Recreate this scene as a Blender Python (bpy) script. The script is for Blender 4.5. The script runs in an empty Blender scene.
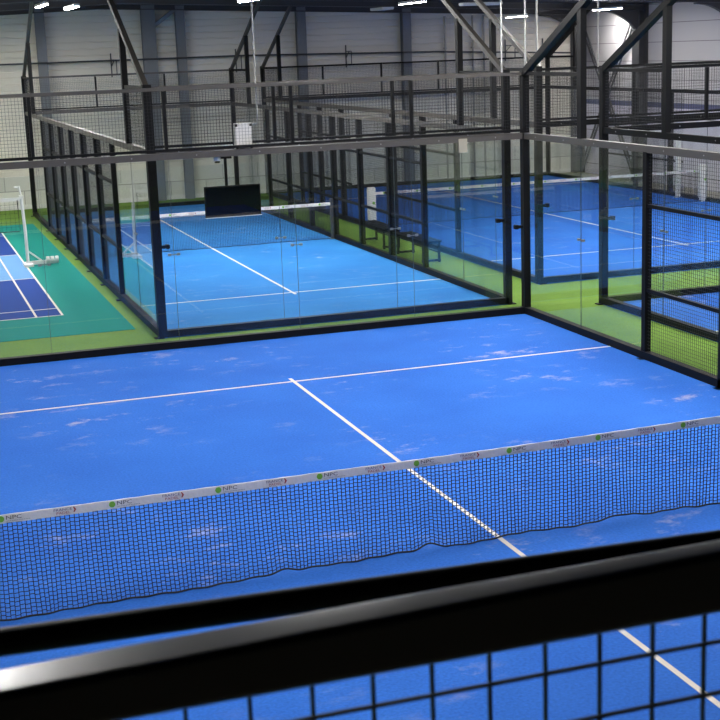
import bpy, math, random
from mathutils import Matrix, Vector
random.seed(7)
S = bpy.context.scene
COL = S.collection

# ------------------------------------------------------------------ materials
def mat(name):
    m = bpy.data.materials.new(name); m.use_nodes = True
    nt = m.node_tree; nt.nodes.clear()
    out = nt.nodes.new('ShaderNodeOutputMaterial')
    return m, nt, out
def N(nt, t, **kw):
    n = nt.nodes.new(t)
    for k, v in kw.items(): setattr(n, k, v)
    return n
def srgb(r, g, b):
    f = lambda c: (c/12.92 if c <= .04045 else ((c+.055)/1.055)**2.4)
    return (f(r/255), f(g/255), f(b/255), 1)
def plain(name, col, rough=.5, metal=0., spec=.5, noise=.0, nscale=6., bump=0., bscale=80.):
    m, nt, out = mat(name)
    b = N(nt, 'ShaderNodeBsdfPrincipled'); nt.links.new(b.outputs[0], out.inputs[0])
    b.inputs['Roughness'].default_value = rough; b.inputs['Metallic'].default_value = metal
    b.inputs['Specular IOR Level'].default_value = spec
    geo = N(nt, 'ShaderNodeNewGeometry')
    nz = N(nt, 'ShaderNodeTexNoise'); nz.inputs['Scale'].default_value = nscale; nz.inputs['Detail'].default_value = 4
    nt.links.new(geo.outputs['Position'], nz.inputs['Vector'])
    mx = N(nt, 'ShaderNodeMix', data_type='RGBA')
    mx.inputs[6].default_value = tuple(max(0, c*(1-noise)) for c in col[:3])+(1,)
    mx.inputs[7].default_value = tuple(min(1, c*(1+noise)) for c in col[:3])+(1,)
    nt.links.new(nz.outputs[0], mx.inputs[0]); nt.links.new(mx.outputs[2], b.inputs['Base Color'])
    if bump:
        n2 = N(nt, 'ShaderNodeTexNoise'); n2.inputs['Scale'].default_value = bscale
        nt.links.new(geo.outputs['Position'], n2.inputs['Vector'])
        bp = N(nt, 'ShaderNodeBump'); bp.inputs['Strength'].default_value = bump; bp.inputs['Distance'].default_value = .01
        nt.links.new(n2.outputs[0], bp.inputs['Height']); nt.links.new(bp.outputs[0], b.inputs['Normal'])
    return m
def turf(name, col, col2, sand, amount, seed=0.):
    """artificial grass: fine fibre noise, broad tone drift and drifts of pale sand"""
    m, nt, out = mat(name)
    b = N(nt, 'ShaderNodeBsdfPrincipled'); nt.links.new(b.outputs[0], out.inputs[0])
    b.inputs['Roughness'].default_value = .85; b.inputs['Specular IOR Level'].default_value = .12
    geo = N(nt, 'ShaderNodeNewGeometry')
    mp = N(nt, 'ShaderNodeMapping'); mp.inputs['Location'].default_value = (seed, seed*.7, 0)
    nt.links.new(geo.outputs['Position'], mp.inputs[0])
    def noise(sc, det, rough=.55, vec=(1, 1, 1)):
        k = N(nt, 'ShaderNodeMapping'); k.inputs['Scale'].default_value = vec
        nt.links.new(mp.outputs[0], k.inputs[0])
        n = N(nt, 'ShaderNodeTexNoise'); n.inputs['Scale'].default_value = sc
        n.inputs['Detail'].default_value = det; n.inputs['Roughness'].default_value = rough
        nt.links.new(k.outputs[0], n.inputs['Vector']); return n
    def ramp(src, a, c):
        r = N(nt, 'ShaderNodeMapRange'); r.inputs[1].default_value = a; r.inputs[2].default_value = c
        nt.links.new(src, r.inputs[0]); return r.outputs[0]
    def mul(a, c):
        k = N(nt, 'ShaderNodeMath', operation='MULTIPLY'); nt.links.new(a, k.inputs[0])
        if isinstance(c, float): k.inputs[1].default_value = c
        else: nt.links.new(c, k.inputs[1])
        return k.outputs[0]
    broad = noise(.55, 3); fine = noise(38, 2)
    m1 = N(nt, 'ShaderNodeMix', data_type='RGBA'); m1.inputs[6].default_value = col; m1.inputs[7].default_value = col2
    nt.links.new(ramp(broad.outputs[0], .3, .7), m1.inputs[0])
    m2 = N(nt, 'ShaderNodeMix', data_type='RGBA', blend_type='MULTIPLY'); m2.inputs[0].default_value = 1
    g = N(nt, 'ShaderNodeMapRange'); g.inputs[1].default_value = .3; g.inputs[2].default_value = .7; g.inputs[3].default_value = .84; g.inputs[4].default_value = 1.12
    nt.links.new(fine.outputs[0], g.inputs[0])
    nt.links.new(m1.outputs[2], m2.inputs[6]); nt.links.new(g.outputs[0], m2.inputs[7])
    patch = noise(.42, 2); streak = noise(1.7, 7, .74, (1, 1.5, 1))
    sm = mul(mul(ramp(patch.outputs[0], .46, .68), ramp(streak.outputs[0], .55, .74)), amount)
    m3 = N(nt, 'ShaderNodeMix', data_type='RGBA'); m3.inputs[7].default_value = sand
    nt.links.new(sm, m3.inputs[0]); nt.links.new(m2.outputs[2], m3.inputs[6])
    nt.links.new(m3.outputs[2], b.inputs['Base Color'])
    return m
def glass_mat(name):
    m, nt, out = mat(name)
    tr = N(nt, 'ShaderNodeBsdfTransparent'); tr.inputs[0].default_value = (.982, .993, .988, 1)
    gl = N(nt, 'ShaderNodeBsdfGlossy'); gl.inputs['Roughness'].default_value = 0.0
    lw = N(nt, 'ShaderNodeLayerWeight'); lw.inputs[0].default_value = .5
    p = N(nt, 'ShaderNodeMath', operation='POWER'); p.inputs[1].default_value = 5
    a = N(nt, 'ShaderNodeMath', operation='MULTIPLY_ADD'); a.inputs[1].default_value = .93; a.inputs[2].default_value = .036
    nt.links.new(lw.outputs['Facing'], p.inputs[0]); nt.links.new(p.outputs[0], a.inputs[0])
    mx = N(nt, 'ShaderNodeMixShader')
    nt.links.new(a.outputs[0], mx.inputs[0]); nt.links.new(tr.outputs[0], mx.inputs[1]); nt.links.new(gl.outputs[0], mx.inputs[2])
    nt.links.new(mx.outputs[0], out.inputs[0])
    return m
def emit(name, col, s):
    m, nt, out = mat(name)
    e = N(nt, 'ShaderNodeEmission'); e.inputs[0].default_value = col; e.inputs[1].default_value = s
    nt.links.new(e.outputs[0], out.inputs[0]); return m

SAND = srgb(205, 190, 190)
M = dict(
    turf_blue=turf('blue turf', (.021, .120, .50, 1), (.030, .150, .57, 1), SAND, .95, 0.),
    turf_blue_e=turf('deep blue turf', (.021, .125, .54, 1), (.032, .165, .61, 1), SAND, .5, 13.),
    turf_azure=turf('azure turf', (.023, .162, .46, 1), (.036, .215, .53, 1), SAND, .6, 31.),
    turf_green=turf('green turf', (.125, .24, .04, 1), (.175, .30, .05, 1), srgb(190, 190, 130), .15, 57.),
    teal=plain('teal sport floor', srgb(24, 128, 114), .85, spec=.12, noise=.06),
    navy=plain('dark blue sport floor', srgb(34, 62, 132), .85, spec=.12, noise=.05),
    pale=plain('pale blue sport floor', srgb(104, 150, 196), .85, spec=.12, noise=.05),
    line=plain('white line paint', srgb(216, 205, 195), .8, noise=.05, nscale=20),
    concrete=plain('concrete floor', srgb(150, 144, 128), .7, noise=.12, nscale=1.5),
    black=plain('black powder coat', srgb(15, 15, 17), .55, spec=.15, noise=.1),
    wire=plain('black wire', srgb(20, 20, 21), .5),
    rail=plain('dark rail paint', srgb(36, 36, 37), .3, spec=.8, noise=.06),
    grey=plain('grey steel paint', srgb(70, 66, 62), .45, noise=.08),
    bluesteel=plain('blue grey column paint', srgb(116, 119, 124), .5, noise=.08),
    galv=plain('galvanised steel', srgb(150, 150, 148), .4, metal=.7, noise=.1, nscale=30),
    bolt=plain('bright bolt', srgb(150, 150, 150), .35, metal=.6),
    white=plain('white plastic', srgb(225, 222, 218), .5, noise=.03),
    pipegrey=plain('conduit plastic', srgb(165, 164, 160), .5, noise=.03),
    whitepaint=plain('white paint', srgb(228, 226, 222), .45, noise=.03),
    tape=plain('net tape canvas', srgb(222, 219, 219), .8, noise=.07, nscale=18, bump=.4, bscale=30),
    net=plain('net cord', srgb(20, 22, 40), .8),
    cord=plain('net bottom cord', srgb(34, 32, 32), .8, noise=.6, nscale=60),
    ball=plain('logo green', srgb(118, 178, 62), .7, noise=.1, nscale=60),
    ink=plain('logo ink', srgb(62, 66, 74), .7),
    inkgrey=plain('logo grey ink', srgb(150, 152, 158), .7),
    inknavy=plain('logo navy ink', srgb(84, 84, 120), .7),
    inkred=plain('logo red ink', srgb(160, 58, 58), .7),
    seal=plain('joint seal', srgb(58, 70, 78), .4),
    screen=plain('screen', srgb(7, 8, 14), .12, spec=.5),
    cladding=plain('wall cladding', srgb(228, 221, 208), .6, noise=.07, nscale=.8),
    plinth=None, rightwall=None,
    roof=plain('roof sheeting', srgb(38, 38, 42), .7, noise=.1),
    steel_dark=plain('dark steel', srgb(66, 66, 69), .5, noise=.1),
    hallwall=plain('hall wall', srgb(120, 118, 114), .8, noise=.08),
    exitgreen=plain('exit sign green', srgb(40, 150, 90), .5),
    lampwhite=plain('lamp housing', srgb(210, 210, 208), .5),
    lens=plain('camera dome', srgb(15, 15, 18), .1),
    glass=glass_mat('safety glass'),
    led=emit('led diffuser', (1, .985, .96, 1), 185.),
    led_dim=emit('dim led diffuser', (1, .985, .96, 1), 45.),
    ledoff=plain('unlit diffuser', srgb(205, 205, 200), .4),
)
def plinth_mat():
    m, nt, out = mat('concrete block plinth')
    b = N(nt, 'ShaderNodeBsdfPrincipled'); b.inputs['Roughness'].default_value = .85
    geo = N(nt, 'ShaderNodeNewGeometry'); mp = N(nt, 'ShaderNodeMapping')
    mp.inputs['Rotation'].default_value = (math.pi/2, 0, 0)
    nt.links.new(geo.outputs['Position'], mp.inputs[0])
    br = N(nt, 'ShaderNodeTexBrick'); br.inputs['Scale'].default_value = 1
    br.inputs['Color1'].default_value = srgb(232, 229, 218); br.inputs['Color2'].default_value = srgb(204, 203, 196)
    br.inputs['Mortar'].default_value = srgb(165, 162, 155)
    br.inputs['Brick Width'].default_value = 1.15; br.inputs['Row Height'].default_value = .55; br.inputs['Mortar Size'].default_value = .012
    nt.links.new(mp.outputs[0], br.inputs['Vector']); nt.links.new(br.outputs[0], b.inputs['Base Color'])
    nt.links.new(b.outputs[0], out.inputs[0]); return m
def rightwall_mat():
    m, nt, out = mat('smooth panel wall with stripe')
    b = N(nt, 'ShaderNodeBsdfPrincipled'); b.inputs['Roughness'].default_value = .6
    geo = N(nt, 'ShaderNodeNewGeometry'); sp = N(nt, 'ShaderNodeSeparateXYZ'); nt.links.new(geo.outputs['Position'], sp.inputs[0])
    def math_(op, a, v):
        k = N(nt, 'ShaderNodeMath', operation=op); nt.links.new(a, k.inputs[0]); k.inputs[1].default_value = v; return k.outputs[0]
    def mixc(f, a, c):
        k = N(nt, 'ShaderNodeMix', data_type='RGBA'); nt.links.new(f, k.inputs[0])
        for s, v in ((6, a), (7, c)):
            if isinstance(v, tuple): k.inputs[s].default_value = v
            else: nt.links.new(v, k.inputs[s])
        return k.outputs[2]
    z = sp.outputs[2]
    c = mixc(math_('GREATER_THAN', z, 2.36), srgb(218, 213, 226), srgb(86, 92, 128))
    c = mixc(math_('GREATER_THAN', z, 2.52), c, srgb(192, 188, 188))
    fr = math_('FRACT', math_('DIVIDE', math_('SUBTRACT', z, .33), .575), 0)
    k = N(nt, 'ShaderNodeMath', operation='FRACT'); nt.links.new(math_('DIVIDE', math_('SUBTRACT', z, .33), .575), k.inputs[0])
    c = mixc(math_('LESS_THAN', k.outputs[0], .035), c, srgb(120, 112, 116))
    nt.links.new(c, b.inputs['Base Color']); nt.links.new(b.outputs[0], out.inputs[0]); return m
M['plinth'] = plinth_mat(); M['rightwall'] = rightwall_mat()

# ------------------------------------------------------------------ mesh builder
class MB:
    def __init__(s): s.v = []; s.f = []; s.m = []
    def face(s, idx, mi=0): s.f.append(idx); s.m.append(mi)
    def box(s, x0, x1, y0, y1, z0, z1, mi=0):
        b = len(s.v)
        s.v += [(x, y, z) for z in (z0, z1) for y in (y0, y1) for x in (x0, x1)]
        for q in ((0, 2, 3, 1), (4, 5, 7, 6), (0, 1, 5, 4), (2, 6, 7, 3), (0, 4, 6, 2), (1, 3, 7, 5)):
            s.face([b+i for i in q], mi)
        return s
    def bar(s, a, c, w, h=None, mi=0, cap=True, up=(0, 0, 1)):
        """square bar from a to c, w wide, h high"""
        h = w if h is None else h
        a = Vector(a); c = Vector(c); d = (c-a).normalized(); u = Vector(up)
        if abs(d.dot(u)) > .98: u = Vector((0, 1, 0))
        sx = d.cross(u).normalized(); sz = sx.cross(d).normalized()
        b = len(s.v)
        for p in (a, c):
            for i, j in ((-1, -1), (1, -1), (1, 1), (-1, 1)):
                s.v.append(tuple(p+sx*(i*w/2)+sz*(j*h/2)))
        for i in range(4):
            j = (i+1) % 4; s.face([b+i, b+j, b+4+j, b+4+i], mi)
        if cap: s.face([b+3, b+2, b+1, b], mi); s.face([b+4, b+5, b+6, b+7], mi)
        return s
    def tube(s, pts, r, n=8, mi=0, cap=True):
        pts = [Vector(p) for p in pts]; b = len(s.v)
        for k, p in enumerate(pts):
            d = (pts[min(k+1, len(pts)-1)]-pts[max(k-1, 0)]).normalized()
            u = Vector((0, 0, 1)) if abs(d.z) < .9 else Vector((0, 1, 0))
            sx = d.cross(u).normalized(); sz = sx.cross(d)
            for i in range(n):
                t = 2*math.pi*i/n; s.v.append(tuple(p+sx*(r*math.cos(t))+sz*(r*math.sin(t))))
        for k in range(len(pts)-1):
            for i in range(n):
                j = (i+1) % n; s.face([b+k*n+i, b+k*n+j, b+(k+1)*n+j, b+(k+1)*n+i], mi)
        if cap:
            s.face([b+i for i in range(n)][::-1], mi); s.face([b+(len(pts)-1)*n+i for i in range(n)], mi)
        return s
    def disc(s, c, r, n, mi, t=.002):
        """flat round badge facing -y"""
        b = len(s.v)
        for yy in (c[1], c[1]-t):
            for i in range(n):
                a = 2*math.pi*i/n; s.v.append((c[0]+r*math.cos(a), yy, c[2]+r*math.sin(a)))
        s.face([b+n+i for i in range(n)], mi)
        for i in range(n):
            j = (i+1) % n; s.face([b+i, b+j, b+n+j, b+n+i], mi)
    def add(s, vs, fs, mi=0):
        b = len(s.v); s.v += vs
        for f in fs: s.face([b+i for i in f], mi)
    def build(s, name, mats, parent=None, bevel=0., smooth=False):
        mats = mats if isinstance(mats, (list, tuple)) else [mats]
        o_ = WORLD.get(parent.name, Vector()) if parent is not None else Vector()
        me = bpy.data.meshes.new(name)
        me.from_pydata([(x-o_.x, y-o_.y, z-o_.z) for x, y, z in s.v], [], s.f)
        for k in mats: me.materials.append(M[k])
        me.polygons.foreach_set('material_index', s.m)
        if smooth: me.polygons.foreach_set('use_smooth', [True]*len(s.f))
        me.update()
        o = bpy.data.objects.new(name, me); COL.objects.link(o)
        if parent is not None: o.parent = parent
        WORLD[o.name] = o_.copy()
        if bevel:
            bv = o.modifiers.new('bevel', 'BEVEL'); bv.width = bevel; bv.segments = 3; bv.limit_method = 'ANGLE'
            ws = o.modifiers.new('wn', 'WEIGHTED_NORMAL'); me.polygons.foreach_set('use_smooth', [True]*len(s.f))
        return o
WORLD = {}
def thing(name, label, cat, loc, group=None):
    o = bpy.data.objects.new(name, None); COL.objects.link(o); o.location = loc
    o.empty_display_size = .2
    WORLD[o.name] = Vector(loc); tag(o, label, cat, group); return o
def tag(o, label, cat, group=None):
    o['label'] = label; o['category'] = cat
    if group: o['group'] = group
    return o
def struct(o, label=None):
    o['kind'] = 'structure'
    if label: o['label'] = label
    return o
def copy_tree(o, parent=None):
    c = o.copy(); COL.objects.link(c)
    if parent is not None: c.parent = parent
    for ch in list(o.children): copy_tree(ch, c)
    return c

# ------------------------------------------------------------------ the hall
XW, YW = 18.0, 33.25                 # right wall, far wall
XL, YB = -15.0, -18.0
def roof_z(x): return 6.14-.036*abs(x-1.5)
struct(MB().box(XL, XW, YB, YW, -.2, -.015).build('floor', 'turf_green'))
struct(MB().box(16.62, XW-.01, YB+1, YW-.01, -.015, -.006).build('trim_1', 'concrete'), 'bare concrete strip beside the right wall')

def far_wall():
    mb = MB(); prof = []; z = 1.0; per = .2
    while z < 6.4:
        prof += [(z, 0.), (z+per*.78, 0.), (z+per*.84, .022), (z+per*.94, .022)]; z += per
    b = len(mb.v)
    for z, d in prof:
        mb.v += [(XL, YW+d, z), (XW, YW+d, z)]
    for k in range(len(prof)-1):
        mb.face([b+2*k, b+2*k+1, b+2*k+3, b+2*k+2])
    mb.box(XL, XW, YW+.03, YW+.2, -.2, 6.4)
    return mb
struct(far_wall().build('wall_far', 'cladding'))
struct(MB().box(XL, XW, YW-.05, YW+.1, -.1, 1.0).build('baseboard_far', 'plinth'))
struct(MB().box(XL, XW-.02, YW-.09, YW-.05, -.02, .12).build('trim_2', 'whitepaint'), 'white skirting along the far wall')
struct(MB().box(XW, XW+.2, YB, YW+.2, -.2, 6.2).build('wall_right', 'rightwall'))
struct(MB().box(XL-.2, XL, YB, YW+.2, -.2, 6.2).build('wall_left', 'hallwall'))
struct(MB().box(XL, XW, YB-.2, YB, -.2, 6.4).build('wall_near', 'hallwall'))
rf = MB()
for xa, xb in ((XL-.2, 1.5), (1.5, XW+.2)):
    za, zb = roof_z(xa), roof_z(xb)
    vs = [(x, y, z+t) for t in (0, .15) for x, z in ((xa, za), (xb, zb)) for y in (YB-.2, YW+.2)]
    rf.add(vs, [(0, 1, 3, 2), (4, 6, 7, 5), (0, 4, 5, 1), (2, 3, 7, 6), (0, 2, 6, 4), (1, 5, 7, 3)])
struct(rf.build('ceiling', 'roof'))
tn = [2]
def trim(mb, m, label, **kw):
    tn[0] += 1; return struct(mb.build('trim_%d' % tn[0], m, **kw), label)
# portal frames: rafter, right column and haunch
for yy in (32.95, 28.7, 23.2, 17.7, 12.2, 6.7, 1.2, -4.3, -9.8, -15.3):
    mb = MB()
    for xa, xb in ((XL, 1.5), (1.5, XW)):
        for dz, h, w in ((-.02, .03, .2), (-.1, .14, .03), (-.18, .03, .2)):
            mb.bar((xa, yy, roof_z(xa)+dz), (xb, yy, roof_z(xb)+dz), w, h)
    for sx, xa in ((-1, XW), (1, XL)):
        xi = xa+sx*.02
        mb.box(min(xi, xi+sx*.03), max(xi, xi+sx*.03), yy-.22, yy+.22, -.01, 5.55)
        mb.box(min(xi+sx*.3, xi+sx*.33), max(xi+sx*.3, xi+sx*.33), yy-.22, yy+.22, -.01, 5.4)
        mb.box(min(xi, xi+sx*.3), max(xi, xi+sx*.3), yy-.015, yy+.015, -.01, 5.5)
        # curved haunch under the rafter
        pts = [(xi+sx*(.3+1.3*t), 5.36-.62*(1-t)**2.2) for t in [i/8 for i in range(9)]]
        b = len(mb.v)
        for yq in (yy-.09, yy+.09):
            for px_, pz_ in pts: mb.v.append((px_, yq, pz_))
            for px_, pz_ in pts[::-1]: mb.v.append((px_, yq, roof_z(px_)-.2))
        n = len(pts)*2
        mb.face([b+i for i in range(n)]); mb.face([b+n+i for i in range(n)][::-1])
        for i in range(n): mb.face([b+i, b+(i+1) % n, b+n+(i+1) % n, b+n+i])
    trim(mb, 'steel_dark', 'dark steel portal frame of rafters and columns')
# gable posts on the far wall
for xc, w in ((-.28, .28), (3.02, .42), (4.02, .28), (7.95, .3), (11.55, .3)):
    mb = MB()
    mb.box(xc-w/2, xc+w/2, YW-.34, YW-.32, -.01, roof_z(xc)-.05); mb.box(xc-w/2, xc+w/2, YW-.12, YW-.1, -.01, roof_z(xc)-.05)
    mb.box(xc-.01, xc+.01, YW-.32, YW-.12, -.01, roof_z(xc)-.05)
    if w > .4: mb.bar((xc+.1, YW-.23, 5.35), (xc+1.0, YW-.23, roof_z(xc)-.1), .12, .12)
    trim(mb, 'bluesteel', 'blue grey steel gable post on the far wall')
# X brace of twin angle irons on the right wall
mb = MB()
for a, c in (((29.1, 5.3), (32.8, .1)), ((32.8, 5.1), (29.1, .1))):
    for d in (-.09, .09):
        mb.bar((XW-.12, a[0]+d, a[1]), (XW-.12, c[0]+d, c[1]), .05, .05)
trim(mb, 'steel_dark', 'crossed bracing of paired angle irons on the right wall')
# walkway deck under the camera
struct(MB().box(-11, 9, YB, -10.55, 2.75, 2.9).build('floor_gallery', 'concrete'))

# ------------------------------------------------------------------ court surfaces
def court_surface(name, x0, x1, y0, y1, m, label):
    xc, yc = (x0+x1)/2, (y0+y1)/2
    mb = MB().box(x0, x1, y0, y1, -.015, 0.)
    mb.box(xc-.025, xc+.025, yc-7.15, yc+7.15, 0, .003, 1)
    for s in (-1, 1): mb.box(x0+.06, x1-.06, yc+s*6.95-.025, yc+s*6.95+.025, 0, .0035, 1)
    o = mb.build(name, [m, 'line']); struct(o, label); return o
court_surface('floor_front_court', -5.05, 5.05, -10.05, 10.05, 'turf_blue', 'bright blue turf of the front padel court with white lines')
court_surface('floor_narrow_court', -1.1, 5.12, 10.93, 31.05, 'turf_azure', 'azure turf of the narrow padel court behind the glass')
court_surface('floor_far_right_court', 6.47, 16.53, 12.55, 32.65, 'turf_blue_e', 'deep blue turf of the wide court at far right')
court_surface('floor_side_court', 6.52, 16.6, -9.8, 10.2, 'turf_blue', 'blue turf of the court beyond the right mesh fence')
# badminton floor
mb = MB().box(-9.7, -1.36, 11.95, 29.0, -.015, -.008)
X0, X1 = -8.45, -2.35
mb.box(X0, X1, 13.9, 27.3, -.008, -.006, 1)
mb.box(X0, X1, 18.62, 22.58, -.006, -.005, 2)
for x in (X0, X0+.46, X1-.46, X1): mb.box(x-.02, x+.02, 13.88, 27.32, -.005, -.002, 3)
for y in (13.9, 14.66, 18.62, 22.58, 26.54, 27.3): mb.box(X0, X1, y-.02, y+.02, -.005, -.0022, 3)
for a, c in ((13.9, 18.62), (22.58, 27.3)): mb.box(-5.42, -5.38, a, c, -.005, -.0024, 3)
struct(mb.build('floor_badminton', ['teal', 'navy', 'pale', 'line']), 'teal badminton floor with dark and pale blue court')

# ------------------------------------------------------------------ padel enclosures
def run(o, d):
    """map (u along, n outward, z) to the world"""
    ox, oy = o; dx, dy = d
    return lambda u, n, z: (ox+dx*u+dy*n, oy+dy*u-dx*n, z)
class Wall:
    """one side of an enclosure; u runs along it from 0 to L"""
    def __init__(s, name, label, o, d, L, cat='fence'):
        s.L = L; s.P = run(o, d); s.root = thing(name, label, cat, (o[0]+d[0]*L/2, o[1]+d[1]*L/2, 0))
    def ubox(s, mb, u0, u1, n0, n1, z0, z1, mi=0):
        a = s.P(u0, n0, z0); b = s.P(u1, n1, z1)
        mb.box(min(a[0], b[0]), max(a[0], b[0]), min(a[1], b[1]), max(a[1], b[1]), z0, z1, mi); return mb
    def put(s, name, u0, u1, n0, n1, z0, z1, m='black', **kw):
        return s.ubox(MB(), u0, u1, n0, n1, z0, z1).build(name, m, s.root, **kw)
    def base(s, u0, u1, m='black'):
        return s.put('base_rail', u0, u1, -.06, .06, .0, .11, m)
    def toprail(s, u0, u1, z=2.99, m='grey', bolts=True, h=.1):
        mb = s.ubox(MB(), u0, u1, -.045, .045, z-h/2, z+h/2)
        if bolts:
            k = u0+.5
            while k < u1-.2:
                for sgn in (-1, 1): s.ubox(mb, k-.008, k+.008, sgn*.045, sgn*.05, z-.008, z+.008, 1)
                k += 1.0
        return mb.build('top_rail', [m, 'bolt'], s.root)
    def glass(s, u0, n, w, z0=.1, z1=2.95, clips=True):
        for i in range(n):
            s.put('glass_panel', u0+i*w+.006, u0+(i+1)*w-.006, -.006, .006, z0, z1, 'glass')
        for i in range(1, n):
            s.put('joint_seal', u0+i*w-.0022, u0+i*w+.0022, -.006, .006, z0, z1, 'seal')
        if clips:
            for i in range(1, n):
                mb = MB(); u = u0+i*w
                for e in (-1, 1):
                    s.ubox(mb, u+e*.07-.024, u+e*.07+.024, -.016, .016, 1.462, 1.498, 0)
                    s.ubox(mb, u+e*.075-.012, u+e*.075+.012, -.024, .024, 1.468, 1.492, 1)
                s.ubox(mb, u-.06, u+.06, -.012, -.007, 1.475, 1.485, 0); s.ubox(mb, u-.06, u+.06, .007, .012, 1.475, 1.485, 0)
                mb.build('clip', ['galv', 'bolt'], s.root)
    def mesh(s, u0, u1, z0, z1, step=.05, r=.0036):
        mb = MB(); nu = max(1, round((u1-u0)/step)); nz = max(1, round((z1-z0)/step))
        for i in range(nu+1):
            u = u0+(u1-u0)*i/nu; mb.bar(s.P(u, 0, z0), s.P(u, 0, z1), r, cap=False)
        for j in range(nz+1):
            z = z0+(z1-z0)*j/nz; mb.bar(s.P(u0, .004, z), s.P(u1, .004, z), r, cap=False)
        return mb.build('mesh_panel', 'wire', s.root)
    def post(s, u, z0, z1, w=.1, m='black', plate=False, d=None):
        d = d or w
        mb = s.ubox(MB(), u-w/2, u+w/2, -d/2, d/2, z0, z1)
        if plate:
            s.ubox(mb, u-.07, u+.07, -.02, .13, -.015, .0)
        return mb.build('post', m, s.root)
    def latch(s, u, e):
        mb = s.ubox(MB(), min(u, u+e*.16), max(u, u+e*.16), -.03, .03, 1.455, 1.505)
        s.ubox(mb, min(u+e*.1, u+e*.15), max(u+e*.1, u+e*.15), -.045, .045, 1.445, 1.515)
        return mb.build('clamp', 'black', s.root)
    def brace(s, u, e):
        """diagonal strut rising from the corner head towards the middle of the side, with its stub post"""
        rise = 2.1; ztop = min(4+rise, roof_z(s.P(u, 0, 0)[0])-.03); k = (ztop-4)/.495
        bw = .085 if s.greybrace else .11
        MB().bar(s.P(u, 0, 4.0), s.P(u+e*k, 0, ztop), bw, bw).build('diagonal_strut', 'grey' if s.greybrace else 'black', s.root)
        mb = s.ubox(MB(), u+e*2.03-.06, u+e*2.03+.06, -.05, .05, 3.04, 4.97)
        mb.build('stub_post', 'black', s.root)
    greybrace = False
def end_wall(name, label, o, d, L, n, midposts=True, rail='grey', latches=True):
    w = Wall(name, label, o, d, L)
    w.base(0, L); w.glass(.05, n, (L-.1)/n); w.toprail(-.05, L+.05, m=rail)
    w.put('mesh_rail', 0, L, -.03, .03, 3.06, 3.1); w.put('head_rail', -.05, L+.05, -.025, .025, 3.975, 4.025, rail)
    w.mesh(.05, L-.05, 3.1, 3.97)
    if midposts:
        for i in range(1, n): w.post(L*i/n, 3.1, 3.97, .05)
    if latches: w.latch(.05, 1); w.latch(L-.05, -1)
    return w
def side_wall(name, label, o, d, L, ends=(1, 1), openings=(), rails=(1.0, 2.2), greybrace=False, rail='grey', cornerw=.12):
    """two glass panels at each finished end, mesh bays between"""
    w = Wall(name, label, o, d, L); w.greybrace = greybrace
    g0 = 4.0 if ends[0] else 0.; g1 = L-4.0 if ends[1] else L
    w.base(0, L)
    for on, u, e in ((ends[0], 0., 1), (ends[1], L, -1)):
        if not on: continue
        a = min(u, u+e*4.0)
        w.glass(a+.02, 2, 1.98)
        w.post(u, 0, 4.06, cornerw, plate=True); w.post(u+e*4.0, 0, 2.95, .1, plate=True)
        c0, c1 = sorted((u, u+e*2.0))
        w.put('head_rail', c0, c1, -.03, .03, 3.97, 4.03); w.mesh(c0+.03, c1-.03, 3.08, 3.97)
        w.brace(u, e)
    w.toprail(0, L, m=rail)
    u = g0; cuts = []
    k = g0+2.0
    while k < g1-.5: cuts.append(k); k += 2.0
    for c in cuts:
        if not any(a-.01 < c < b+.01 for a, b in openings): w.post(c, 0, 2.95, .12, plate=True)
    bays = [g0]+[x for ab in openings for x in ab]+[g1]
    for i in range(0, len(bays), 2):
        a, b = bays[i], bays[i+1]
        w.mesh(a+.03, b-.03, .11, 2.94)
        for z in rails: w.put('mid_rail', a+.04, b-.04, -.03, .03, z-.025, z+.025)
    return w

# front court: back glass wall and the right side
WA = end_wall('court_end_wall', 'back glass wall of the front blue court carrying the hanging screen', (-5, 10.0), (1, 0), 10, 5)
WS = side_wall('court_side_wall', 'right side of the front court, two glass panels then black mesh', (5.0, 10.0), (0, -1), 14, ends=(1, 0))
# narrow court behind
end_wall('court_end_wall', 'near glass end of the narrow azure court, facing the front court', (-1.08, 10.97), (1, 0), 6.18, 3)
end_wall('court_end_wall', 'far glass end of the narrow azure court by the pale cladding', (-1.08, 31.0), (1, 0), 6.18, 3, latches=False)
side_wall('court_side_wall', 'left side of the narrow azure court beside the teal badminton floor', (-1.08, 31.0), (0, -1), 20.03, greybrace=True, cornerw=.14)
side_wall('court_side_wall', 'right side of the narrow azure court along the green passage', (5.1, 10.97), (0, 1), 20.03, greybrace=True)
# wide court at far right
end_wall('court_end_wall', 'near glass end of the wide far right court', (6.5, 12.6), (1, 0), 10, 5, rail='black')
end_wall('court_end_wall', 'far glass end of the wide far right court, by the dark cladding', (6.5, 32.6), (1, 0), 10, 5, rail='black', latches=False)
side_wall('court_side_wall', 'left side of the wide far right court, with white opening post', (6.5, 12.6), (0, 1), 20, openings=((8.7, 11.3),), greybrace=True)
side_wall('court_side_wall', 'right side of the wide far right court along the smooth panelled wall', (16.5, 32.6), (0, -1), 20, openings=((8.7, 11.3),), rail='black')
# court to the right
end_wall('court_end_wall', 'back glass wall of the court beyond the right mesh fence', (6.56, 10.17), (1, 0), 10, 5, rail='black')
side_wall('court_side_wall', 'left side of the court beyond the right mesh fence', (6.56, 10.17), (0, -1), 14, ends=(1, 0), rail='black')
def jamb(x, y, h, label):
    mb = MB().box(x-.05, x+.05, y-.06, y+.06, 0, h); mb.box(x-.09, x+.09, y-.1, y+.1, -.001, .012)
    return tag(mb.build('opening_post', 'whitepaint', bevel=.008), label, 'post')
jamb(6.68, 21.3, 2.05, 'tall white post by the opening beside the green passage')
jamb(16.34, 23.9, 1.75, 'white post at the opening by the panelled right wall')

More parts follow.
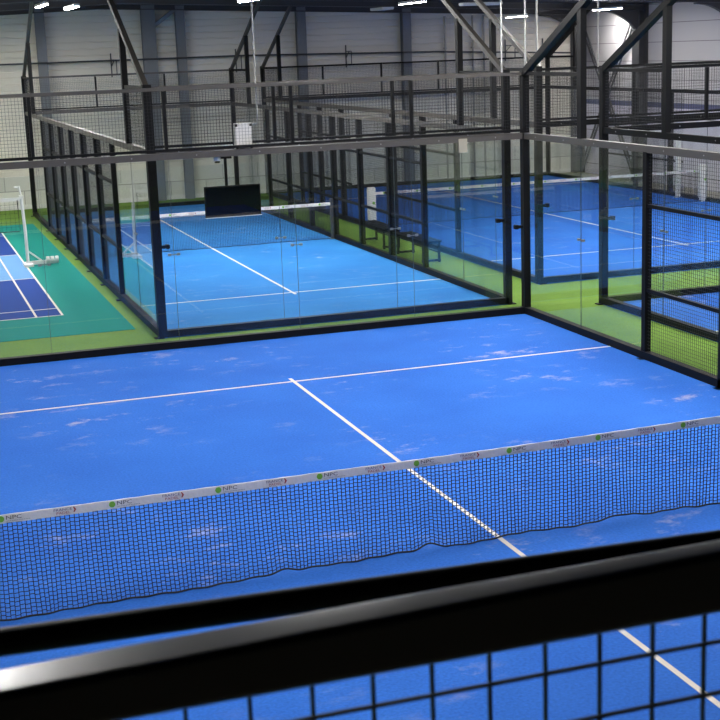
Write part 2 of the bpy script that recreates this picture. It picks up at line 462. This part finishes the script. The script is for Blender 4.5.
# ------------------------------------------------------------------ nets
def text_mesh(s):
    cu = bpy.data.curves.new('t', 'FONT'); cu.body = s; cu.resolution_u = 2
    o = bpy.data.objects.new('t', cu); COL.objects.link(o)
    dg = bpy.context.evaluated_depsgraph_get(); me = bpy.data.meshes.new_from_object(o.evaluated_get(dg))
    vs = [v.co.copy() for v in me.vertices]; fs = [list(p.vertices) for p in me.polygons]
    bpy.data.objects.remove(o); bpy.data.curves.remove(cu); bpy.data.meshes.remove(me)
    x0 = min(v.x for v in vs); x1 = max(v.x for v in vs); y0 = min(v.y for v in vs); y1 = max(v.y for v in vs)
    return [((v.x-x0)/(x1-x0), (v.y-y0)/(y1-y0)) for v in vs], fs
TXT = {k: text_mesh(k) for k in ('NPC', 'FRANCE', 'PADEL')}
def put_text(mb, s, x, z, w, h, y, mi):
    vs, fs = TXT[s]; mb.add([(x+a*w, y, z+b*h) for a, b in vs], fs, mi)
def logo_club(x, y, z, parent):
    mb = MB(); mb.disc((x+.028, y-.001, z+.002), .027, 14, 0)
    put_text(mb, 'NPC', x+.07, z-.008, .125, .033, y-.0025, 1)
    for i in range(14): mb.box(x+.072+i*.014, x+.08+i*.014, y-.0025, y-.001, z-.024, z-.018, 2)
    return mb.build('club_logo', ['ball', 'ink', 'inkgrey'], parent)
def logo_padel(x, y, z, parent):
    mb = MB(); put_text(mb, 'FRANCE', x, z+.004, .15, .023, y-.0025, 0)
    put_text(mb, 'PADEL', x+.022, z-.025, .115, .022, y-.0025, 1)
    b = [(x+.158, z+.028), (x+.168, z+.028), (x+.186, z+.004), (x+.168, z-.02), (x+.16, z-.016), (x+.17, z+.004)]
    mb.add([(a, y-.0025, c) for a, c in b], [(0, 5, 4, 3, 2, 1)], 1)
    return mb.build('sponsor_logo', ['inknavy', 'inkred'], parent)
def padel_net(label, x0, x1, y, post, logos, first, step=.039, r=.0056, bumps=(), posts=True, band=.075):
    t = thing('padel_net', label, 'net', ((x0+x1)/2, y, 0))
    rnd = random.Random(int(y*10)+3)
    top = lambda x: (.876+.0075*x+.0009*x*x-.008*math.exp(-(x/1.6)**2)) if x0 < -4 else .89
    def bot(x):
        z = .012+.006*math.sin(x*2.1)+.004*math.sin(x*5.3+1)
        for bx, bh, bw in bumps: z += bh*math.exp(-((x-bx)/bw)**2)
        return z
    drift = lambda x: .02+.14*min(1, max(0, (-.4-x)/4))   # the loose hem lies towards the near side at the left
    nx = int((x1-x0)/step); nz = 23
    def node(i, j, off=0.):
        x = x0+(x1-x0)*i/nx; f = (j+off)/nz; zb = bot(x); zt = top(x)-band+.004
        sag = math.sin(x*3.3+1.7*math.sin(x*1.3))
        fx = .012*(1-f)**2*math.sin(x*7.0+2*sag)
        return (x+fx, y+.02*(1-f)*sag+.012*(1-f)**3*math.sin(x*23)-(drift(x)*max(0, 1-f)**1.5 if x0 < -4 else 0), zb+(zt-zb)*f)
    mb = MB()
    for i in range(nx+1):
        pts = [node(i, j) for j in range(nz+1)]
        for a, c in zip(pts[:-1], pts[1:]): mb.bar(a, c, r, cap=False)
    for j in range(1, nz+1):
        for i in range(nx):
            off = -.2*(i % 2)+rnd.uniform(-.07, .07)
            a = node(i, j, off); c = node(i+1, j, off); mb.bar(a, c, r*.85, cap=False)
    mb.build('netting', 'net', t)
    cb = MB(); cb.tube([node(i/2, 0) for i in range(2*nx+1)], .008, 6); cb.build('bottom_cord', 'cord', t)
    bd = MB(); n = max(20, int((x1-x0)/.06)); b = len(bd.v)
    for k in range(n+1):
        x = x0+(x1-x0)*k/n; w = .0022*math.sin(x*31)+.002*math.sin(x*17+1); zt = top(x)+.0015*math.sin(x*27)
        for dy, z in ((-.006+w, zt-band), (-.006+w, zt-.004), (0, zt), (.006+w, zt-.004), (.006+w, zt-band)): bd.v.append((x, y+dy, z))
    for k in range(n):
        for q in range(5):
            p, s_ = b+k*5+q, b+k*5+(q+1) % 5; bd.face([p, p+5, s_+5, s_])
    bo = bd.build('top_band', 'tape', t, smooth=False)
    x = first; kk = 0
    while x < x1-.25:
        if x > x0+.05:
            (logo_club if kk % 2 == 0 else logo_padel)(x, y-.0115, top(x)-.036, bo)
        x += .457; kk += 1
    if posts:
        for xp, e in ((x0, -1), (x1, 1)):
            if post == 'pad':
                mb = MB().box(xp+e*.03-.09, xp+e*.03+.09, y-.09, y+.09, .16, 1.0)
                mb.box(xp+e*.03-.07, xp+e*.03+.07, y-.07, y+.07, 1.0, 1.02)
                b = len(mb.v); mb.add([(xp+e*.03+sx*a, y+sy*a, z) for z, a in ((.16, .09), (.0, .05)) for sx, sy in ((-1, -1), (1, -1), (1, 1), (-1, 1))],
                                      [(0, 4, 5, 1), (1, 5, 6, 2), (2, 6, 7, 3), (3, 7, 4, 0), (4, 7, 6, 5)])
                po = mb.build('post_cover', 'white', t)
                g = MB(); g.disc((xp+e*.03+.03, y-.091, .62), .04, 12, 0); g.build('club_logo', 'ball', po)
            else:
                mb = MB().box(xp+e*.05-.05, xp+e*.05+.05, y-.05, y+.05, 0, .98); mb.box(xp+e*.05-.1, xp+e*.05+.1, y-.1, y+.1, -.001, .012)
                mb.build('post', post, t)
    return t
padel_net('black net with white logo tape across the front blue court', -5, 5, 0, 'steel_dark', True, -3.575-.915*1,
          bumps=((-2.1, .03, .12), (-1.75, .015, .2), (-.7, .05, .10), (1.25, .035, .25), (1.9, .02, .2)))
padel_net('net of the narrow azure court behind the back glass', -.98, 4.98, 21.0, 'steel_dark', True, -.8, r=.005)
padel_net('net of the wide far right court with white padded posts', 6.62, 16.3, 22.6, 'pad', True, 6.9, r=.005)

# ------------------------------------------------------------------ badminton stand and net
t = thing('badminton_net', 'white badminton stand and net on the teal floor at left', 'net', (-2.3, 20.6, -.008))
mb = MB(); mb.tube([(-2.3, 20.6, -.005), (-2.3, 20.6, .7), (-2.33, 20.6, 1.55)], .035, 10); mb.box(-2.38, -2.28, 20.55, 20.65, 1.5, 1.57)
mb.build('post', 'whitepaint', t, smooth=False)
mb = MB(); mb.tube([(-2.33, 20.6, 1.55), (-2.36, 20.6, 1.78)], .022, 8); mb.tube([(-2.36, 20.6, 1.75), (-2.46, 20.6, 1.76)], .02, 8); mb.build('tension_head', 'whitepaint', t)
mb = MB(); mb.bar((-2.34, 20.6, .05), (-1.66, 20.6, .05), .07, .08); mb.bar((-2.3, 20.6, .34), (-2.0, 20.6, .09), .035); mb.box(-2.4, -2.2, 20.35, 20.85, -.006, .05)
mb.build('foot', 'whitepaint', t)
for x in (-1.86, -1.76, -1.66):
    mb = MB(); mb.tube([(x-.035, 20.6, .09), (x+.035, 20.6, .09)], .08, 14); mb.build('weight', 'white', t)
mb = MB()
for i in range(2): pass
n = 60
for i in range(n+1): mb.bar((-8.4+6.0*i/n, 20.6, .78), (-8.4+6.0*i/n, 20.6, 1.48), .0035, cap=False)
for j in range(8): mb.bar((-8.4, 20.6, .78+.7*j/7), (-2.4, 20.6, .78+.7*j/7), .0035, cap=False)
mb.build('netting', 'net', t)
mb = MB(); mb.tube([(-2.42, 20.6, 1.48), (-2.42, 20.6, .78), (-8.4, 20.6, .76)], .011, 6); mb.build('edge_cord', 'net', t)
mb = MB(); mb.box(-8.4, -2.32, 20.592, 20.608, 1.455, 1.53); mb.build('top_band', 'whitepaint', t)
mb = MB(); mb.tube([(-8.42, 20.6, -.005), (-8.42, 20.6, 1.55)], .035, 10); mb.box(-8.52, -8.32, 20.35, 20.85, -.006, .05); mb.build('post', 'whitepaint', t)

# ------------------------------------------------------------------ things on the back glass wall
t = thing('hanging_screen', 'dark flat screen hanging by a pole from the back glass wall', 'screen', (0, 10.16, 2.0))
MB().box(-.425, .475, 10.13, 10.17, 1.99, 2.475).build('casing', 'black', t, bevel=.006)
MB().box(-.405, .455, 10.126, 10.13, 2.01, 2.455).build('display', 'screen', t)
MB().box(-.43, .48, 10.122, 10.13, 1.982, 1.99).build('lower_trim', 'whitepaint', t)
mb = MB(); mb.bar((-.06, 10.16, 2.47), (-.06, 10.16, 2.93), .04); mb.box(-.14, .02, 10.05, 10.2, 2.9, 2.94); mb.build('hanging_pole', 'black', t)
t = thing('dome_camera', 'small white dome camera under the glass wall top rail', 'camera', (-.2, 10.1, 2.85))
mb = MB(); mb.tube([(-.2, 10.1, 2.94), (-.2, 10.1, 2.87)], .055, 14); mb.build('housing', 'white', t)
mb = MB(); mb.tube([(-.2, 10.1, 2.875), (-.2, 10.1, 2.855), (-.2, 10.1, 2.838)], .042, 14); mb.build('lens_dome', 'lens', t)
t = thing('control_box', 'white control box behind the mesh above the hanging screen', 'box', (.24, 10.12, 3.04))
MB().box(.1, .37, 10.06, 10.18, 3.02, 3.43).build('enclosure', 'white', t, bevel=.01)
for x in (.12, .35):
    for z in (3.05, 3.40): MB().box(x-.02, x+.02, 10.05, 10.06, z-.02, z+.02).build('corner_bracket', 'black', t)
mb = MB(); mb.tube([(.48, 10.12, roof_z(.48)-.06), (.48, 10.12, 3.45), (.47, 10.12, 3.41), (.37, 10.12, 3.41)], .016, 8); mb.build('conduit', 'pipegrey', t)
def conduit(pts, label, r=.016):
    mb = MB(); mb.tube(pts, r, 8)
    mb.box(pts[0][0]-.04, pts[0][0]+.04, pts[0][1]-.04, pts[0][1]+.04, pts[0][2]-.02, pts[0][2]+.012)
    return tag(mb.build('conduit_pipe', 'pipegrey'), label, 'pipe')
conduit([(4.63, 10.07, roof_z(4.6)), (4.63, 10.07, 4.03)], 'white conduit ending left of the front court corner post', .017)
conduit([(5.04, 10.03, roof_z(5.04)), (5.04, 10.03, 4.062)], 'white conduit at the front court corner post', .017)
conduit([(6.53, 12.7, roof_z(6.5)), (6.53, 12.7, 4.19)], 'white conduit onto the wide far right court corner', .018)
conduit([(6.5, 10.27, roof_z(6.5)), (6.5, 10.27, 4.05)], 'white conduit at the corner of the court beyond the right mesh', .015)
tag(MB().box(6.46, 6.60, 12.67, 12.74, 4.06, 4.17).build('junction_box', 'white', bevel=.008), 'small white junction box on the wide court corner post', 'box')
tag(MB().box(3.79, 3.94, 9.935, 9.948, 2.78, 3.0).build('notice_plate', 'concrete'), 'blank pale plate hung on the back glass wall top rail', 'plate')

# ------------------------------------------------------------------ far wall fittings
mb = MB(); mb.tube([(XL+.1, YW-.38, 4.42), (0, YW-.38, 4.40), (6, YW-.38, 4.41), (12.6, YW-.38, 4.30), (XW-.5, YW-.38, 4.1)], .03, 6)
tag(mb.build('cable_run', 'steel_dark'), 'dark cable run crossing the far wall cladding', 'cable')
for k, (x, lb) in enumerate(((1.82, 'leftmost'), (5.8, 'second from left'), (9.5, 'third from left'), (15.2, 'fourth from left'), (16.6, 'rightmost'))):
    mb = MB(); w = .14 if k < 3 else .3
    mb.bar((x, YW-.06, 3.9), (x, YW-.06, 4.62), .035); mb.bar((x, YW-.06, 3.98), (x+w, YW-.2, 3.98), .025); mb.bar((x, YW-.06, 4.42), (x+w, YW-.2, 4.42), .025)
    mb.bar((x+w, YW-.2, 3.98), (x+w, YW-.2, 4.42), .025); mb.bar((x, YW-.06, 4.2), (x+w*.6, YW-.15, 4.42), .02)
    tag(mb.build('wall_bracket', 'steel_dark'), 'small dark wire bracket on the far wall, %s of five' % lb, 'bracket', 'brackets on the far wall')
for x, lb in ((13.0, 'left'), (14.0, 'middle'), (14.4, 'right')):
    mb = MB(); mb.tube([(x, YW-.08, 0), (x, YW-.08, 5.45)], .035, 8)
    for z in (1.4, 2.9, 4.4): mb.box(x-.05, x+.05, YW-.09, YW-.0, z-.02, z+.02)
    tag(mb.build('wall_pipe', 'galv'), 'thin grey pipe running up the far wall, %s one of three' % lb, 'pipe', 'pipes on the far wall')
tag(MB().box(8.8, 8.97, YW-.08, YW-.05, 1.72, 2.26).build('wall_sign', 'white'), 'narrow white sign on the far wall cladding', 'sign')
tag(MB().box(11.8, 12.0, YW-.08, YW-.03, 2.2, 2.32).build('exit_sign', 'exitgreen'), 'small green exit sign on the far wall', 'sign')

# ------------------------------------------------------------------ benches in the passage
def bench(y0, y1, x0, x1, label):
    t = thing('bench', label, 'bench', ((x0+x1)/2, (y0+y1)/2, 0), 'benches in the green passage')
    mb = MB()
    for i in range(4):
        x = x0+(x1-x0)*(i+.5)/4; mb.box(x-.04, x+.04, y0, y1, .43, .46)
    mb.build('seat', 'black', t)
    for y in (y0+.12, y1-.12):
        mb = MB()
        for x in (x0+.03, x1-.03): mb.bar((x, y, -.015), (x, y, .43), .045)
        mb.bar((x0, y, .41), (x1, y, .41), .045); mb.bar((x0, y, .03), (x1, y, .03), .045); mb.build('leg_frame', 'black', t)
    mb = MB(); mb.bar((x1-.03, y0+.12, .2), (x1-.03, y1-.12, .2), .035); mb.build('stretcher', 'black', t)
bench(16.1, 17.9, 5.5, 5.92, 'black slatted bench in the green passage, nearer of the two')
bench(18.6, 20.4, 5.5, 5.92, 'black slatted bench in the green passage, farther of the two')

# ------------------------------------------------------------------ guard rail in the foreground
t = thing('guard_rail', 'dark steel guard rail with square mesh right in front of the viewer', 'railing', (-4.7, -10.4, 2.9))
mb = MB()
XA, XB = -5.9, -3.3
zt = lambda x: 4.061+.027*(x+5)
yb = lambda x: -10.352-.016*min(1, max(0, (x+4.8)/.4))     # the bar narrows a little to the right
xs = (XA, -5.05, -4.9, -4.7, -4.5, -4.35, XB)
mb.v = [(x, y, z) for x in xs for y, z in ((-10.4, 4.022), (yb(x), 4.022), (yb(x), zt(x)), (-10.4, zt(x)))]
for k in range(len(xs)-1):
    for i in range(4):
        j = (i+1) % 4; mb.face([4*k+i, 4*k+4+i, 4*k+4+j, 4*k+j])
mb.face([0, 1, 2, 3]); n = 4*(len(xs)-1); mb.face([n+3, n+2, n+1, n])
mb.build('top_rail', 'rail', t, bevel=.009)
mb = MB()
x = -4.5583-.0505*25
while x < -3.35: mb.bar((x, -10.372, 3.0), (x, -10.372, 4.03), .003, cap=False); x += .0505
z = 3.986
while z > 3.0: mb.bar((-5.85, -10.376, z), (-3.35, -10.376, z), .003, cap=False); z -= .048
mb.build('mesh_panel', 'wire', t)
mb = MB(); mb.tube([(-5.9, -10.0, 3.937), (-5, -10.0, 3.9335), (-4.15, -10.0, 3.915), (-3.3, -10.0, 3.901)], .0145, 12); mb.build('outer_rail', 'black', t, smooth=True)
for x in (-5.7, -3.5):
    MB().box(x-.03, x+.03, -10.64, -10.58, 2.9, 4.04).build('post', 'black', t)
    mb = MB(); mb.bar((x, -10.6, 4.035), (x, -10.37, 4.035), .03); mb.bar((x, -10.37, 3.95), (x, -10.0, 3.92), .025); mb.bar((x, -10.37, 3.94), (x, -10.37, 4.03), .03); mb.build('bracket', 'black', t)
    mb = MB(); mb.bar((x, -10.6, 3.0), (x, -10.37, 3.0), .03); mb.build('bracket', 'black', t)
MB().box(-5.85, -3.35, -10.39, -10.35, 2.97, 3.0).build('bottom_rail', 'black', t)

# ------------------------------------------------------------------ ceiling lights
def lamp_parts(L, lit=True, w=.14):
    t = bpy.data.objects.new('ceiling_light', None); COL.objects.link(t); WORLD[t.name] = Vector()
    mb = MB().box(-w/2, w/2, -L/2, L/2, .0, .06); mb.build('housing', 'lampwhite', t)
    MB().box(-w/2+.01, w/2-.01, -L/2+.02, L/2-.02, -.012, .0).build('diffuser', 'led' if lit else 'ledoff', t)
    for y in (-L*.35, L*.35): MB().bar((0, y, .06), (0, y, .8), .008).build('suspension', 'steel_dark', t)
    return t
proto = lamp_parts(2.0)
used = [False]
def lamp(x, y, z, label, group=None, rz=0):
    t = proto if not used[0] else copy_tree(proto); used[0] = True
    t.location = (x, y, z); t.rotation_euler.z = rz
    for c in t.children:
        if c.name.startswith('suspension'): c.scale = (1, 1, 1); c['h'] = 1
    for c in t.children:
        if c.name.startswith('suspension'): c.scale.z = max(.05, (roof_z(x)-z)/.8); c.location.z = .0
    tag(t, label, 'ceiling light', group); return t
lamp(-.98, 25.7, 5.83, 'lit strip light at the top left, left of a pair')
lamp(-.36, 24.75, 5.73, 'lit strip light at the top left, right of a pair')
lamp(2.74, 18.9, 5.6, 'lit strip light above the white conduit of the control box')
def dim(t):
    for c in t.children:
        if c.name.startswith('diffuser'): c.material_slots[0].link = 'OBJECT'; c.material_slots[0].material = M['led_dim']
    return t
dim(lamp(8.0, 23.0, 5.58, 'lit strip light at the top centre above the wide court side')).scale = (.7, .9, 1)
dim(lamp(11.0, 23.2, 5.165, 'lit strip light before the dark far wall, right of centre')).scale = (.6, .6, 1)
lamp(15.35, 26.3, 5.36, 'lit strip light in front of the brightly lit patch of right wall').scale = (.6, .85, 1)
lamp(17.25, 29.75, 5.4, 'lit strip light behind the steel haunch, throwing a bright patch on the right wall').scale = (2, .5, 1)
g = 'strip lights added out of view above the courts'
GL = 'unseen strip light added under the roof above a court'
for x, y in ((-5.15, -6.2), (-6.0, -5.4), (-4.4, 4), (-4.4, 9), (-2.4, -1.5), (0.6, 2), (0.6, 7), (4.3, -1), (4.3, 4), (4.3, 8.5),
             (-4.4, 17), (-4.5, 19.5), (-4.4, 22.5), (-4.5, 25), (-3.8, 29.5), (-8, 25), (2.0, 13.5), (3.4, 17), (-.2, 18.6), (2.2, 20), (4.6, 19.8),
             (8.2, 2), (8.2, 7), (12, 0), (12, 6), (5.8, 2.5), (7.4, 12), (7.4, 16), (12, 10.5), (12, 14), (9.6, 14), (14.5, 12)):
    lamp(x, y, roof_z(x)-.34, GL, g)  # unseen lamps added to light the courts, far wall and guard rail
for x, y in ((14.7, 19.0), (14.8, 15.6), (13.3, 22.6)): lamp(x, y, roof_z(x)-.08, GL, g)  # more unseen lamps, added close under the roof to brighten the right wall
off = lamp_parts(1.0, False, .34); off.location = (8.35, 26.3, 5.52); off.name = 'ceiling_heater'
tag(off, 'unlit pale box fitting hanging at the top centre', 'ceiling fitting')
off2 = lamp_parts(1.05, False, .3); off2.location = (9.2, 21.4, 5.44); off2.rotation_euler.z = math.pi/2
tag(off2, 'wide pale reflector fitting at the top, right of centre', 'ceiling fitting'); off2.name = 'ceiling_fitting'; off.name = 'ceiling_fitting'

# ------------------------------------------------------------------ world, camera, colour
w = bpy.data.worlds.new('World'); S.world = w; w.use_nodes = True
w.node_tree.nodes['Background'].inputs[0].default_value = (.5, .5, .52, 1); w.node_tree.nodes['Background'].inputs[1].default_value = .05
yaw, pit, rol, f = 0.317507, 0.219251, -0.036191, 1397.340
cx, cy, cz = -5.03266, -11.35125, 4.49778
fw = Vector((math.sin(yaw)*math.cos(pit), math.cos(yaw)*math.cos(pit), -math.sin(pit)))
r = Vector((math.cos(yaw), -math.sin(yaw), 0)); u = r.cross(fw)
r2 = math.cos(rol)*r+math.sin(rol)*u; u2 = -math.sin(rol)*r+math.cos(rol)*u
cd = bpy.data.cameras.new('Camera'); cam = bpy.data.objects.new('Camera', cd); COL.objects.link(cam)
cam.matrix_world = Matrix(((r2.x, u2.x, -fw.x, cx), (r2.y, u2.y, -fw.y, cy), (r2.z, u2.z, -fw.z, cz), (0, 0, 0, 1)))
cd.sensor_width = 36; cd.lens = 36*f/720; cd.clip_start = .05; cd.clip_end = 200
cd.dof.use_dof = True; cd.dof.focus_distance = 17; cd.dof.aperture_fstop = 18
S.camera = cam
S.cycles.transparent_max_bounces = 48; S.cycles.max_bounces = 8; S.cycles.sample_clamp_indirect = 6
S.view_settings.view_transform = 'Standard'; S.view_settings.look = 'None'; S.view_settings.gamma = 1
S.view_settings.use_curve_mapping = False; S.view_settings.exposure = 0.
